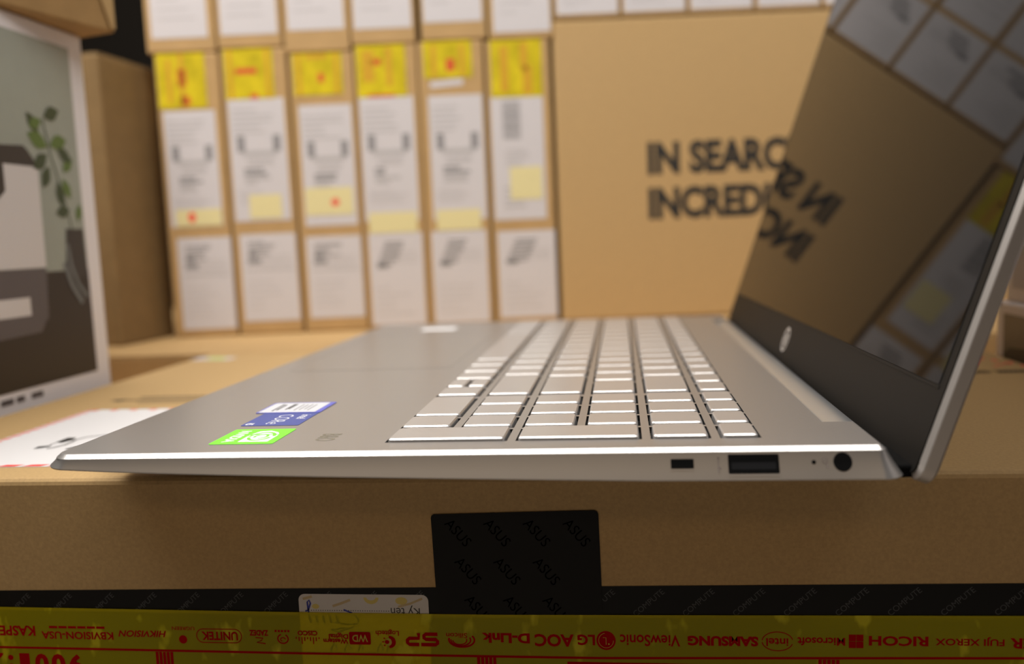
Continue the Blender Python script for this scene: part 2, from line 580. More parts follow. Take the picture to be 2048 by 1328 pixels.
for s, x0, x1 in (('9', -18.9, -14.1), ('0', -25.1, -20.1), ('0', -30.9, -26.0), ('1', -36.3, -32.7), (':', -40.4, -38.4), ('2', -47.4, -42.0)):
    z0, z1 = (-80.5, -73.6) if s != ':' else (-79.0, -74.2)
    text(mb, FF, s, x0, x1, z0, z1, H, RED_T, .045, 0, True)
for x0, zz in ((11.5, -72.3), (116.5, -72.3), (218.0, -71.2)):
    for k in range(5):
        quad(mb, FF, x0 + k * 1.25, x0 + k * 1.25 + 1.0, -92, zz, H, RED_T)
quad(mb, FF, 144.3, 195.6, -80, -73.2, H, RED_T)
mb.build('brand_print', None, yt)

# what is stuck and printed on the top of that carton
mb = MB()
poly(mb, TF, rrect(-79.5, 70, 45.5, 147, 2), .12)
lab = mb.build('shipping_label', mat('label_white', (0.74, 0.72, 0.72), .6), base)
lab['label'] = 'white label with red dashed border and black symbol'
mb = MB()
k = 0
yy = 47.0
while yy < 145:                                            # left border
    poly(mb, TF, [(-79.0, yy), (-76.4, yy + 2.2), (-76.4, yy + 5.2), (-79.0, yy + 3.0)], .16, RED_B)
    yy += 5.6
xx = -78.0
while xx < 66:
    poly(mb, TF, [(xx, 144.0), (xx + 3.0, 144.0), (xx + 4.2, 146.6), (xx + 1.2, 146.6)], .16, RED_B)
    poly(mb, TF, [(xx, 45.9), (xx + 6.8, 45.9), (xx + 9.0, 48.4), (xx + 2.4, 48.4)], .16, RED_B)
    xx += 5.6 if xx > 1e9 else 9.4
mb.build('label_border', None, lab)
mb = MB()
poly(mb, TF, [(-53.8, 71.0), (-51.8, 72.2), (-49.6, 74.6), (-51.0, 76.6), (-54.6, 75.2)], .18)
stroke(mb, TF, [(-50.2, 75.4), (-51.6, 78.5), (-51.4, 82.4)], .5, .18)
poly(mb, TF, [(-52.0, 81.8), (-49.0, 80.6), (-47.4, 85.0), (-48.6, 89.6), (-52.2, 89.4)], .18)
stroke(mb, TF, [(-48.6, 71.2), (-46.8, 73.2), (-45.4, 77.0), (-45.4, 81.5), (-46.2, 86.0), (-44.6, 90.0), (-36, 95)], 1.0, .18)
stroke(mb, TF, [(-40, 70), (-36, 78), (-34, 90)], 2.2, .18)
mb.build('label_symbol', INK_K, lab)
mb = MB()
slab(mb, TF, [(-118 + 3, 313), (-88, 310.5), (-87, 322.5), (-114, 325)], .05, .2)
gs = mb.build('corner_sticker', PAPER, base)
gs['label'] = 'small white sticker with a green band'
mb = MB()
poly(mb, TF, [(-105, 314), (-93, 313), (-92.5, 321), (-104.5, 322)], .24)
mb.build('sticker_band', mat('green_band', (0.42, 0.66, 0.12), .5), gs)
mb = MB()
for (x0, x1, y0, y1) in ((-78, -18, 169.5, 171.3), (-72, -12, 176.5, 179.0), (-66, -12, 163.0, 164.6)):
    quad(mb, TF, x0, x1, y0, y1, .1, INK_K)
poly(mb, TF, [(-84, 170.4), (-77, 167), (-77, 173.6)], .1, INK_K)
o = mb.build('printed_arrows', None, base)
mb = MB()
random.seed(3)
for x0, x1 in ((317.5, 331.0), (333.5, 351.5)):
    n = int((x1 - x0) / 2.2)
    for i in range(n):
        xx = x0 + i * 2.2
        quad(mb, TF, xx, xx + 1.2, 195.5, 203.5, .1, INK_K)
    quad(mb, TF, x0, x1, 198.5, 200.5, .1, INK_K)
for i in range(5):
    poly(mb, TF, ellipse(340 + i * 2.9, 252 - i * 9.5, 1.2, 4.2, 14), .1, RED_B)
stroke(mb, TF, [(328, 214), (335, 226), (341, 242), (343, 258)], 1.6, .1, RED_B)
stroke(mb, TF, [(338, 214), (346, 222), (352, 228)], 1.4, .1, RED_B)
mb.build('printed_marks', None, base)

# ------------------------------------------------------------------ the laptop
lap = thing('laptop', 'open silver laptop with number pad, dark screen and stickers on palm rest', 'laptop', (116, 180, -15))


def zbot(x):
    return -3.4 - 4.5 * min(1.0, max(0.0, (x - 2) / 170.0)) ** 0.62


# outline of the deck edge, open at the hinge notch
XB, NX, NY0, NY1 = 229.0, 219.0, 29.0, 329.0
path = [(XB, NY0, 1, 0, 0, 0, 0)]              # x, y, outward normal, corner signs, corner radius


def arc(cx, cy, r, a0, a1, sx, sy, k=12):
    out = []
    for i in range(k + 1):
        a = math.radians(a0 + (a1 - a0) * i / k)
        out.append((cx + r * math.cos(a), cy + r * math.sin(a), math.cos(a), math.sin(a), sx, sy, r))
    return out


path += arc(XB - 2.5, 2.5, 2.5, 0, -90, 1, -1)
for x in range(215, 10, -15):
    path.append((x, 0, 0, -1, 0, 0, 0))
path += arc(8, 6, 6, -90, -180, -1, -1)
path += arc(8, 352, 6, 180, 90, -1, 1)
for x in range(15, 225, 15):
    path.append((x, 358, 0, 1, 0, 0, 0))
path += arc(XB - 2.5, 355.5, 2.5, 90, 0, 1, 1)
path.append((XB, NY1, 1, 0, 0, 0, 0))


def ring(off, zf):
    out = []
    for x, y, nx, ny, sx, sy, r in path:
        o_ = off(x, nx) if callable(off) else off
        if r and o_ < -r:
            out.append((x - nx * r + sx * (o_ + r), y - ny * r + sy * (o_ + r), zf(x)))
        else:
            out.append((x + nx * o_, y + ny * o_, zf(x)))
    return out


def zmix(x, t):
    return -1.65 + (zbot(x) + .25 + 1.65) * t


KS = ((0, .05), (.40, .95), (.75, 1.9), (1.0, 2.62))


def flare(i):
    return lambda x, nx: .05 + (KS[i][1] - .05) * (-zmix(x, 1.0) - 1.65) / 6.0 + (1.2 * max(0, nx) + 1.1 * max(0, -nx)) * KS[i][0]


mb = MB()
rings = [ring(-1.6, lambda x: 0.0), ring(-1.38, lambda x: -.08), ring(-.15, lambda x: -1.1), ring(0.05, lambda x: -1.65),
         ring(flare(1), lambda x: zmix(x, .40)), ring(flare(2), lambda x: zmix(x, .75)), ring(flare(3), lambda x: zbot(x) + .25),
         ring(lambda x, nx: flare(3)(x, nx) - .15, lambda x: zbot(x) - .1), ring(-3, lambda x: zbot(x) - 1.0),
         ring(-14, lambda x: max(-11.8, zbot(x) - 3.6)), ring(-40, lambda x: max(-12.2, zbot(x) - 5.2))]
n = len(path)
for a, b in zip(rings[:-1], rings[1:]):
    mb.add(a + b, [(i, n + i, n + i + 1, i + 1) for i in range(n - 1)])
mb.add(rings[-1], [tuple(reversed(range(n)))])
L0 = rings[0]
e0, e1 = L0[0], L0[-1]
mb.add([(e0[0], NY0, 0), (NX, NY0, 0), (NX, NY1, 0), (e1[0], NY1, 0), (e0[0], NY0, -11), (NX, NY0, -11), (NX, NY1, -11), (e1[0], NY1, -11)],
       [(0, 1, 5, 4), (1, 2, 6, 5), (2, 3, 7, 6), (4, 5, 6, 7)])

# keyboard: rows run away from the camera, row 0 is the space-bar row
RX = [97.6 + 18.42 * i for i in range(6)]
RW = [14.6, 14.6, 14.6, 14.6, 14.6, 9.2]
U, NP, Y0, GAP = 18.0, 16.8, 10.4, 2.6
M0 = Y0 + 4 * NP + 1.8                                          # start of the main block
KEYS = []                                                   # x0, x1, y0, y1


def main_row(row, units):
    y = M0
    for w in units:
        KEYS.append((RX[row], RX[row] + RW[row], y + .6, y + w * U - GAP + .6))
        y += w * U


y = M0
for w in (1, 1, 1, 1, 1, 6, 1, 1, 1, 1):
    if abs(y - (M0 + U)) < .1:
        KEYS.append((RX[0], RX[0] + 6.6, y + .6, y + U - GAP + .6))
        KEYS.append((RX[0] + 8.0, RX[0] + 14.6, y + .6, y + U - GAP + .6))
    else:
        KEYS.append((RX[0], RX[0] + RW[0], y + .6, y + w * U - GAP + .6))
    y += w * U
main_row(1, [2.4] + [1] * 10 + [2.6])
main_row(2, [2.1] + [1] * 11 + [1.9])
main_row(3, [1.4] + [1] * 12 + [1.6])
main_row(4, [1.9] + [1] * 12 + [1.1])
main_row(5, [1] * 15)


def np_key(c, r0, r1, c1=None):
    c1 = c if c1 is None else c1
    KEYS.append((RX[r0], RX[r1] + RW[r1], Y0 + c * NP + .6, Y0 + (c1 + 1) * NP - GAP + .6))


np_key(0, 0, 1); np_key(0, 2, 3); np_key(0, 4, 4); np_key(0, 5, 5)
np_key(1, 0, 0); np_key(2, 0, 0, 3)
for c in (1, 2, 3):
    for rr in (1, 2, 3, 4, 5):
        np_key(c, rr, rr)

# deck top: plain panels around the keyboard, then strips with real key openings
KX0, KX1, KY0, KY1 = 95.0, 201.5, 8.5, 353.0
left = [p for p in L0 if p[0] <= KX0]
yn, yf = 1.6, 358 - 1.6
mb.add([(KX0, yn, 0)] + [p for p in left] + [(KX0, yf, 0)], [tuple(reversed(range(len(left) + 2)))])
right_n = [p for p in L0[:n // 2] if p[0] >= KX1]
right_f = [p for p in L0[n // 2:] if p[0] >= KX1]
mb.add([(KX1, yn, 0)] + [(KX1, yf, 0)] + right_f + [(NX, NY1, 0), (NX, NY0, 0)] + right_n, [tuple(reversed(range(4 + len(right_n) + len(right_f))))])
mb.add([(KX0, yn, 0), (KX1, yn, 0), (KX1, KY0, 0), (KX0, KY0, 0)], [(0, 1, 2, 3)])
mb.add([(KX0, KY1, 0), (KX1, KY1, 0), (KX1, yf, 0), (KX0, yf, 0)], [(0, 1, 2, 3)])
OP = .75                                                    # clearance around a key
holes = [(a - OP, b + OP, c - OP * .55, d + OP * .55) for a, b, c, d in KEYS]
xsx = sorted({KX0, KX1} | {round(h[0], 3) for h in holes} | {round(h[1], 3) for h in holes})
well = MB()
for xa, xb in zip(xsx[:-1], xsx[1:]):
    xm = (xa + xb) / 2
    iv = sorted((h[2], h[3]) for h in holes if h[0] < xm < h[1])
    y = KY0
    for a, b in iv:
        if a > y + 1e-6:
            mb.add([(xa, y, 0), (xb, y, 0), (xb, a, 0), (xa, a, 0)], [(0, 1, 2, 3)])
        y = max(y, b)
    mb.add([(xa, y, 0), (xb, y, 0), (xb, KY1, 0), (xa, KY1, 0)], [(0, 1, 2, 3)])
for a, b, c, d in holes:
    well.add([(a, c, 0), (b, c, 0), (b, d, 0), (a, d, 0), (a, c, -1.8), (b, c, -1.8), (b, d, -1.8), (a, d, -1.8)],
             [(0, 4, 5, 1), (1, 5, 6, 2), (2, 6, 7, 3), (3, 7, 4, 0), (4, 7, 6, 5)])
deck = mb.build('base_shell', SILVER, lap)
for p in deck.data.polygons:
    p.use_smooth = abs(p.normal.z) < .995 and p.area < 2e-3
md = deck.modifiers.new('edge', 'EDGE_SPLIT')
md.split_angle = math.radians(12)
well.build('key_wells', WELL, lap)

proto = {}
for a, b, c, d in KEYS:
    w, h = round(b - a, 2), round(d - c, 2)
    if (w, h) not in proto:
        k = MB()
        loops = [(-.2, -1.6), (.08, .58), (.38, .95), (.44, .965)]
        vv = []
        for off, z in loops:
            vv += [(x, y, z) for x, y in rrect(-w / 2 + off, w / 2 - off, -h / 2 + off * 1.5, h / 2 - off, .9, 3)]
        m_ = len(vv) // 4
        ff = [(i + m_ * l, (i + 1) % m_ + m_ * l, (i + 1) % m_ + m_ * (l + 1), i + m_ * (l + 1)) for l in range(3) for i in range(m_)]
        ff.append(tuple(range(3 * m_, 4 * m_)))
        k.add(vv, ff)
        o = k.build('key', SILVER_K, lap, local=True)
        proto[(w, h)] = o
    else:
        o = proto[(w, h)].copy()
        COL.objects.link(o)
        o.parent = lap
    rx, ry, rz = ROOTS[lap.name]['_o']
    o.location = (((a + b) / 2 - rx) / 1000, ((c + d) / 2 - ry) / 1000, (0 - rz) / 1000)

# touch pad, a shallow panel in the palm rest
DF = Frame((0, 0, 0), (1, 0, 0), (0, 1, 0))
mb = MB()
slab(mb, DF, rrect(15, 88, 152, 277, 2.5), -.3, .06)
mb.build('touchpad', mat('touchpad_silver', (0.455, 0.435, 0.42), .33, .80), lap)
mb = MB()
stroke(mb, DF, rrect(14.6, 88.4, 151.6, 277.4, 2.7), .35, .03, None, True)
mb.build('touchpad_gap', DARKUNDER, lap)

# palm-rest stickers.  Reading direction: up = +x, text runs towards -y
mb = MB()
slab(mb, DF, rrect(44.6, 63.9, 10.9, 30.4, .6, 3), .0, .12)
st = mb.build('graphics_sticker', GREEN, lap)
st['label'] = 'bright green sticker with white eye emblem'
SF = Frame((54.2, 20.6, .12), (0, -1, 0), (1, 0, 0))
mb = MB()
text(mb, SF, 'NVIDIA', -7.4, 7.4, -6.8, -3.4, .03, WHITE, .02)
poly(mb, SF, [(-6.5, -.6), (-2.5, -1.6), (-2.5, 7.0), (-5.0, 5.8), (-7.4, 2.6)], .025, WHITE)
poly(mb, SF, [(-1.6, -1.8), (7.2, -1.8), (7.2, 7.2), (-1.6, 7.2)], .025, WHITE)
stroke(mb, SF, ellipse(.6, 2.6, 5.4, 3.7, 26, 95, 270), 1.0, .035, GREEN)
stroke(mb, SF, ellipse(.8, 2.6, 4.6, 3.2, 26, -80, 80), 1.0, .035, GREEN)
stroke(mb, SF, ellipse(.5, 2.6, 2.5, 1.9, 20, 0, 300), .8, .035, GREEN)
mb.build('sticker_print', None, st)
mb = MB()
pts = rrect(43.4, 62.4, 35.6, 56.2, .6, 3)
slab(mb, DF, pts, .0, .12)
st = mb.build('processor_sticker', BLUE, lap)
st['label'] = 'blue sticker with white processor lettering'
SF = Frame((52.9, 45.2, .12), (0, -1, 0), (1, 0, 0))
mb = MB()
text(mb, SF, 'intel', -6.6, -.2, 5.0, 8.2, .03, WHITE, .0)
text(mb, SF, 'CORe', -6.8, 7.4, -2.3, 2.6, .03, WHITE, -.012)
text(mb, SF, 'i5', 5.9, 8.6, -8.6, -6.0, .03, WHITE, .02)
mb.build('sticker_print', None, st)
mb = MB()
slab(mb, DF, rrect(40.0, 62.6, 55.4, 73.6, .6, 3), .10, .22)
st = mb.build('notice_sticker', BLUE_L, lap)
st['label'] = 'white sticker with violet blue border and fine print'
mb = MB()
SF = Frame((51.2, 64.5, .22), (0, -1, 0), (1, 0, 0))
poly(mb, SF, rrect(-8.3, 8.4, -10.6, 9.4, .4, 3), .02, mat('notice_paper', (.56, .56, .59), .6))
for xx, a, b in ((-6.6, -6, 6), (-5.4, -5, 5), (-2.6, -6, 4), (-1.8, -6, 3)):
    quad(mb, SF, a, b, xx - .35, xx + .3, .04, INK_K)
for i in range(4):
    quad(mb, SF, -5.2 + .4 * (i % 2), 5.4 - .7 * (i % 3), .6 + 1.6 * i, 1.2 + 1.6 * i, .04, INK)
mb.build('sticker_print', None, st)
mb = MB()
SF = Frame((78, 17.2, 0), (0, -1, 0), (1, 0, 0))
G_ETCH = mat('etched_grey', (0.16, 0.14, 0.10), .5, 0)
text(mb, SF, 'B&O', -5.6, 3.4, -3.0, 3.0, .03, G_ETCH, .015)
mb.build('etched_logo', None, lap)
mb = MB()
slab(mb, DF, rrect(38, 60, 313, 327, 2), 0, .12)
st = mb.build('far_palm_sticker', WHITE, lap)

# ports on the near side: the side leans outward, so each is set on that slope
zs0, zs1 = -1.35, -7.4
SIDE = Frame((0, -.05, -1.35), (1, 0, 0), (0, -.42, -.907))       # x, distance down the slope
SIDE_N = Vector((0, -1, .0))


def side_pt(x, z, out=0.0):
    t = min(1.0, max(0.0, (z + 1.65) / (zbot(x) + .25 + 1.65)))
    K = [(k_[0], flare(i)(x, 0)) for i, k_ in enumerate(KS)]
    for (t0, o0), (t1, o1) in zip(K[:-1], K[1:]):
        if t <= t1:
            return (x, -(o0 + (o1 - o0) * (t - t0) / (t1 - t0)) - out, z)


def side_shape(mb, pts, out, m):
    """a flat outline wrapped on the concave side wall: cut into bands and laid on the slope"""
    z0, z1 = min(p[1] for p in pts), max(p[1] for p in pts)
    bm = bmesh.new()
    bm.faces.new([bm.verts.new((x, z, 0)) for x, z in pts])
    N = 8
    for i in range(1, N):
        zz = z0 + (z1 - z0) * i / N
        g = bm.verts[:] + bm.edges[:] + bm.faces[:]
        bmesh.ops.bisect_plane(bm, geom=g, plane_co=(0, zz, 0), plane_no=(0, 1, 0), dist=1e-5)
    bm.verts.index_update()
    mb.add([side_pt(v.co.x, v.co.y, out) for v in bm.verts], [[v.index for v in f.verts] for f in bm.faces], m)
    bm.free()


def port(name, label, pts, lip=True):
    mb = MB()
    side_shape(mb, pts, .06, BLACK)
    o = mb.build(name, None, lap)
    o['label'] = label
    return o


def dz(pts, cx, cz, k):
    return [(cx + (x - cx) * k, cz + (z - cz) * k) for x, z in pts]


p1 = port('lock_slot', 'small black rectangular slot', rrect(175.1, 180.9, -5.0, -2.7, .25, 3))
p2 = port('usb_port', 'black wide rectangular socket', rrect(189.5, 202.1, -6.3, -1.75, .3, 3))
mb = MB()
side_shape(mb, rrect(190.3, 201.3, -5.3, -3.6, .2, 3), .10, mat('usb_tongue', (.012, .012, .013), .6, 0, .1))
mb.build('usb_tongue', None, p2)
p3 = port('power_jack', 'round black socket', ellipse(217.6, -3.75, 2.3, 2.25, 28))
mb = MB()
side_shape(mb, rrect(175.0, 181.0, -5.5, -5.05, .1, 2), .08, SILVER)
mb.build('slot_lip', None, p1)
mb = MB()
side_shape(mb, rrect(189.4, 202.2, -6.95, -6.35, .1, 2), .08, SILVER)
mb.build('socket_lip', None, p2)
mb = MB()
side_shape(mb, ellipse(210.6, -3.75, .55, .5, 14), .07, BLACK)
mb.build('charge_light', None, lap)
mb = MB()
E_ = mat('etched_port_symbol', (.25, .21, .19), .5, .3)
side_shape(mb, ellipse(213.3, -3.4, .7, .9, 16), .07, E_)
side_shape(mb, ellipse(213.3, -3.4, .4, .6, 16), .09, SILVER)
side_shape(mb, [(213.6, -5.2), (214.0, -5.2), (214.0, -4.2), (213.6, -4.2)], .07, E_)
mb.build('power_symbol', None, lap)
mb = MB()
side_shape(mb, [(186.9, -6.2), (187.25, -6.2), (187.25, -2.4), (186.9, -2.4)], .07, E_)
side_shape(mb, ellipse(187.08, -2.6, .35, .4, 12), .07, E_)
side_shape(mb, ellipse(187.4, -5.0, .35, .35, 12), .07, E_)
mb.build('usb_symbol', None, lap)
for y0 in (70, 280):
    MB().box(38, 58, y0, y0 + 14, -15.0, -10.2).build('rubber_foot', BLACK, lap, bevel=.5)
MB().box(180, 190, 50, 310, -15.0, -11.8).build('rubber_foot', BLACK, lap, bevel=.5)

# hinge barrel in the notch
mb = MB()
prof = []
for i in range(15):
    a = math.radians(196 - 176 * i / 14)
    prof.append((225.9 + 5.9 * math.cos(a), -6.1 + 5.5 * math.sin(a)))
ya, yb = NY0 + .4, NY1 - .4
m_ = len(prof)
mb.add([(x, ya, z) for x, z in prof] + [(x, yb, z) for x, z in prof],
       [(i, i + 1, m_ + i + 1, m_ + i) for i in range(m_ - 1)] + [tuple(reversed(range(m_))), tuple(range(m_, 2 * m_))])
hg = mb.build('hinge_cover', HINGE, lap, smooth=True)
md = hg.modifiers.new('edge', 'EDGE_SPLIT')
md.split_angle = math.radians(40)

for y0, y1 in ((4, 27.5), (330.5, 354)):
    MB().box(228.4, 236.2, y0, y1, -9.5, -6.0).build('hinge_block', BLACK, lap, bevel=.8)

# the lid: v runs up the screen, y across, w behind it
TH, TW = math.radians(19.0), 0.015
L_O = Vector((235.1, 0, -8.9))
L_B = Vector((math.sin(TH) * math.cos(TW), math.sin(TH) * math.sin(TW), math.cos(TH)))
L_N = Vector((-math.cos(TH) * math.cos(TW), -math.cos(TH) * math.sin(TW), math.sin(TH)))       # towards the keyboard
L_Y = Vector((-math.sin(TW), math.cos(TW), 0))


def lp(y, v, w):                                             # w measured behind the glass
    return tuple(L_O + L_B * v - L_N * w + L_Y * y)


LY0, LY1, LV1 = 0.0, 357.0, 228.0
mb = MB()
loops = []
for off, w in ((1.6, .0), (1.5, .02), (.12, 1.15), (0, 1.4), (0, 4.2), (.5, 4.9), (1.6, 5.3)):
    loops.append([lp(y, v, w) for y, v in rrect(LY0 + off, LY1 - off, -.6 + off, LV1 - off, 4.5, 10)])
m_ = len(loops[0])
vv = [p for l in loops for p in l]
ff = [(i + m_ * l, i + m_ * (l + 1), (i + 1) % m_ + m_ * (l + 1), (i + 1) % m_ + m_ * l) for l in range(len(loops) - 1) for i in range(m_)]
ff += [tuple(range(m_)), tuple(reversed(range(m_ * (len(loops) - 1), m_ * len(loops))))]
mb.add(vv, ff)
lid = mb.build('lid', LIDM, lap, smooth=True)
md = lid.modifiers.new('edge', 'EDGE_SPLIT')
md.split_angle = math.radians(14)


def lid_slab(y0, y1, v0, v1, w0, w1, r=1.0):
    mb = MB()
    pts = rrect(y0, y1, v0, v1, r, 4)
    k = len(pts)
    mb.add([lp(y, v, w0) for y, v in pts] + [lp(y, v, w1) for y, v in pts],
           [tuple(range(k)), tuple(reversed(range(k, 2 * k)))] + [(i, k + i, k + (i + 1) % k, (i + 1) % k) for i in range(k)])
    return mb


bz = lid_slab(1.4, LY1 - 1.4, .8, LV1 - 1.4, -.25, .3, 3.5).build('bezel', BEZEL, lid)
bz['label'] = 'matt black frame with wide chin around the display'
dp = lid_slab(5.6, LY1 - 5.6, 24.3, LV1 - 8, -.45, 0, .5).build('display', GLASS, lid)
dp['label'] = 'dark glossy reflecting display, switched off'
mb = lid_slab(5.0, LY1 - 5.0, 23.2, 24.1, -.42, 0, .3)
mb.build('chin_ridge', BEZEL, lid)
mb = MB()
cy, cv, R_ = 183.0, 14.2, 5.6
outer, inner = ellipse(0, 0, R_, R_, 40), ellipse(0, 0, R_ * .82, R_ * .82, 40)
for i in range(40):
    j = (i + 1) % 40
    mb.add([lp(cy + q[0], cv + q[1], -.3) for q in (outer[i], outer[j], inner[j], inner[i])], [(0, 1, 2, 3)])


def bar(pts, w):
    G = Frame((0, 0, 0), (1, 0, 0), (0, 1, 0))
    t = MB()
    stroke(t, G, pts, w, 0)
    for f in t.f:
        mb.add([lp(cy - t.v[i][0], cv + t.v[i][1], -.3) for i in f], [tuple(range(len(f)))])


bar([(-1.1, 4.9), (-3.3, -2.2)], .8)
bar([(-2.3, 1.9), (-.8, 1.9), (-.4, 1.4), (-1.5, -2.2)], .8)
bar([(1.2, 2.0), (-.9, -4.9)], .8)
bar([(1.2, 2.0), (2.6, 2.0), (3.0, 1.4), (2.2, -1.6), (1.5, -2.1), (.2, -2.1)], .8)
mb.build('chin_logo', LOGO, lid)

# ------------------------------------------------------------------ wall of white-labelled cartons
NB = 250.0


def label_marks(mb, s0, s1, z0, z1, kind, seed):
    """illegible blurred-distance print: bars and strokes only"""
    rnd = random.Random(seed)
    w = s1 - s0
    h = z1 - z0

    def b(a0, a1, c0, c1, m):
        quad(mb, WF, s0 + a0 * w, s0 + a1 * w, z0 + c0 * h, z0 + c1 * h, .30, m)
    if kind == 'bracket':
        for k in range(5):
            b(.06, .45 + .4 * rnd.random(), .90 - .045 * k, .912 - .045 * k, INK_L)
        b(.12, .26, .57, .70, INK); b(.76, .90, .57, .70, INK)
        b(.20, .82, .535, .575, INK_L)
        for k in range(3):
            b(.28, .75, .50 - .02 * k, .508 - .02 * k, INK_L)
        for k in range(4):
            b(.22, .40 + .35 * rnd.random(), .41 - .035 * k, .433 - .035 * k, INK if k < 2 else INK_L)
        for k in range(4):
            b(.10, .5 + .35 * rnd.random(), .24 - .03 * k, .246 - .03 * k, INK_L)
    elif kind == 'barcode':
        k = 0
        zz = .66
        while zz < .96:
            hh = .004 + .008 * rnd.random()
            b(.22, .56, zz, zz + hh, INK)
            zz += hh + .006 + .004 * rnd.random()
        for k in range(5):
            b(.25, .5 + .2 * rnd.random(), .56 - .03 * k, .568 - .03 * k, INK_L)
        for k in range(4):
            b(.2, .55 + .2 * rnd.random(), .25 - .05 * k, .27 - .05 * k, INK_L)
    elif kind == 'lower':
        for k in range(5):
            b(.14, .40 + .25 * rnd.random(), .90 - .035 * k, .915 - .035 * k, INK)
        b(.12, .36, .66, .72, INK); b(.14, .30, .74, .80, INK)
        for k in range(3):
            b(.34, .9, .74 - .05 * k, .747 - .05 * k, INK_L)
        b(.08, .94, .585, .60, INK_L)
        for k in range(5):
            b(.10, .35 + .45 * rnd.random(), .45 - .075 * k, .457 - .075 * k, INK_L)
    elif kind == 'lower2':
        for k in range(6):
            b(.30 - .03 * k, .62 - .04 * k + .1 * rnd.random(), .88 - .045 * k, .905 - .045 * k, INK)
        b(.14, .34, .62, .68, INK)
        for k in range(3):
            b(.5, .9, .78 - .05 * k, .787 - .05 * k, INK_L)
        for k in range(5):
            b(.10, .35 + .45 * rnd.random(), .40 - .07 * k, .407 - .07 * k, INK_L)
    elif kind == 'faint':
        for k in range(7):
            b(.12, .4 + .45 * rnd.random(), .8 - .1 * k, .81 - .1 * k, INK_L)


def labelled_carton(label, group, s0, s1, z0, z1, up=None, upk='bracket', lo=None, lok='lower', tape=None, stripes=(),
                    spot=None, extra=None, seed=0, m=CARD2, lean=0.0):
    t = thing('laptop_box', label, 'box', wp((s0 + s1) / 2, NB / 2, z0), group)
    wall_box_mb(s0, s1, z0, z1, NB).build('carton_body', m, t, bevel=1.6)
    for rect, kind, nm in ((up, upk, 'upper_label'), (lo, lok, 'lower_label')):
        if rect:
            a0, a1, c0, c1 = rect
            mb = MB()
            slab(mb, WF, [(a0, c0), (a1, c0), (a1, c1), (a0, c1)], .05, .2)
            lb = mb.build(nm, PAPER, t)
            mb = MB()
            label_marks(mb, a0, a1, c0, c1, kind, seed)
            mb.build('label_print', None, lb)
    if tape:
        a0, a1, c0, c1 = tape
        mb = MB()
        slab(mb, WF, [(a0, c0), (a1, c0), (a1, c1), (a0, c1)], .2, .35)
        # the tape runs on over the top edge
        v = [wp(s, n_, z1 + h) for h in (.05, .2) for n_ in (0, 40) for s in (a0, a1)]
        mb.add(v, [(0, 2, 3, 1), (4, 5, 7, 6), (0, 1, 5, 4), (2, 6, 7, 3), (0, 4, 6, 2), (1, 3, 7, 5)])
        tp = mb.build('sealing_tape', YEL, t)
        mb = MB()
        for q0, q1, w0, w1, mm in stripes:
            quad(mb, WF, a0 + (a1 - a0) * q0, a0 + (a1 - a0) * q1, c0 + (c1 - c0) * w0, c0 + (c1 - c0) * w1, .42, mm)
        mb.build('tape_print', None, tp)
    if spot:
        a0, a1, c0, c1 = spot
        mb = MB()
        slab(mb, WF, [(a0, c0), (a1, c0), (a1, c1), (a0, c1)], .32, .45)
        mb.build('pale_sticker', YEL_P, t)
        if extra:
            mb = MB()
            poly(mb, WF, ellipse(*extra, 16), .5, RED_B)
            mb.build('red_mark', None, t)
    return t


ORA = mat('tape_orange_print', (0.60, 0.33, 0.015), 0.5)
SIDE_ST = [(.08, .16, 0, 1, ORA), (.84, .92, 0, 1, ORA)]
EDGES = [(-142.5, -91.2), (-89.5, -37.2), (-35.2, 16.0), (17.0, 67.2), (68.2, 120.4), (122.2, 173.4)]
UP = [(-138.5, -96.8, 75.0, 167.5), (-86.2, -41.0, 77.4, 175), (-29.5, 12.8, 71.5, 167.7), (19.3, 62.9, 73.1, 172), (74.8, 118.1, 71.9, 171.0), (124.6, 166.7, 69.9, 168)]
LO = [(-135.4, -91.8, -8.8, 66.0), (-84.4, -38.9, -4.2, 66.9), (-30.4, 14.2, -3.8, 62.8), (20.5, 64.4, -12, 63.3), (71.9, 116.8, -12, 62.9), (125.8, 172.6, -10.0, 60.7)]
YE = [(-140.7, -102.0, 169.4, 212.2), (-86.5, -47.7, 174.6, 213.6), (-31.8, 7.3, 175.5, 208.0), (19.0, 58.2, 171.8, 212.2), (72.6, 111.4, 184.7, 213.2), (126.2, 167.0, 167.4, 211.8)]
ST = [[(.42, .60, .40, .72, RED), (.45, .65, .05, .22, RED), (.46, .56, 0, 1, ORA), (.2, .3, .1, .9, ORA)],
      [(.22, .66, .50, .62, RED), (.50, .66, .0, .10, RED)] + SIDE_ST,
      [(.5, .62, .30, .52, RED), (.25, .7, .86, .97, ORA)] + SIDE_ST,
      [(.25, .50, .62, .74, RED), (.2, .75, .0, .05, RED), (.12, .36, .3, .9, ORA), (.6, .72, .2, .95, ORA)],
      [(.46, .64, .18, .52, RED), (.16, .26, .05, .9, ORA), (.74, .84, .05, .9, ORA)],
      [(.58, .72, .45, .95, ORA), (.18, .34, .1, .9, ORA), (.62, .8, .05, .55, ORA)]]
SP = [(-134.5, -97.5, 75.6, 89, (-121.5, 82.5, 3.0, 4.2)), (-74, -48, 79.5, 98.5, None), (-28.5, 10, 80, 102, (-4.5, 90, 3.4, 3)), (22, 61, 63.5, 80, None), (77, 113, 63.5, 80, None), (138, 164, 86, 112, None)]
TAPETXT = ['a red dash and dot down the tape', 'a short red bar across the tape', 'a shorter tape set above a brown gap',
           'orange blotches on the tape', 'a thin white strip under the tape', 'a grey barcode block under the tape']
ORD = ['first', 'second', 'third', 'fourth', 'fifth', 'sixth']
TOPZ = [212.4, 213.8, 208.4, 212.4, 213.4, 212.0]
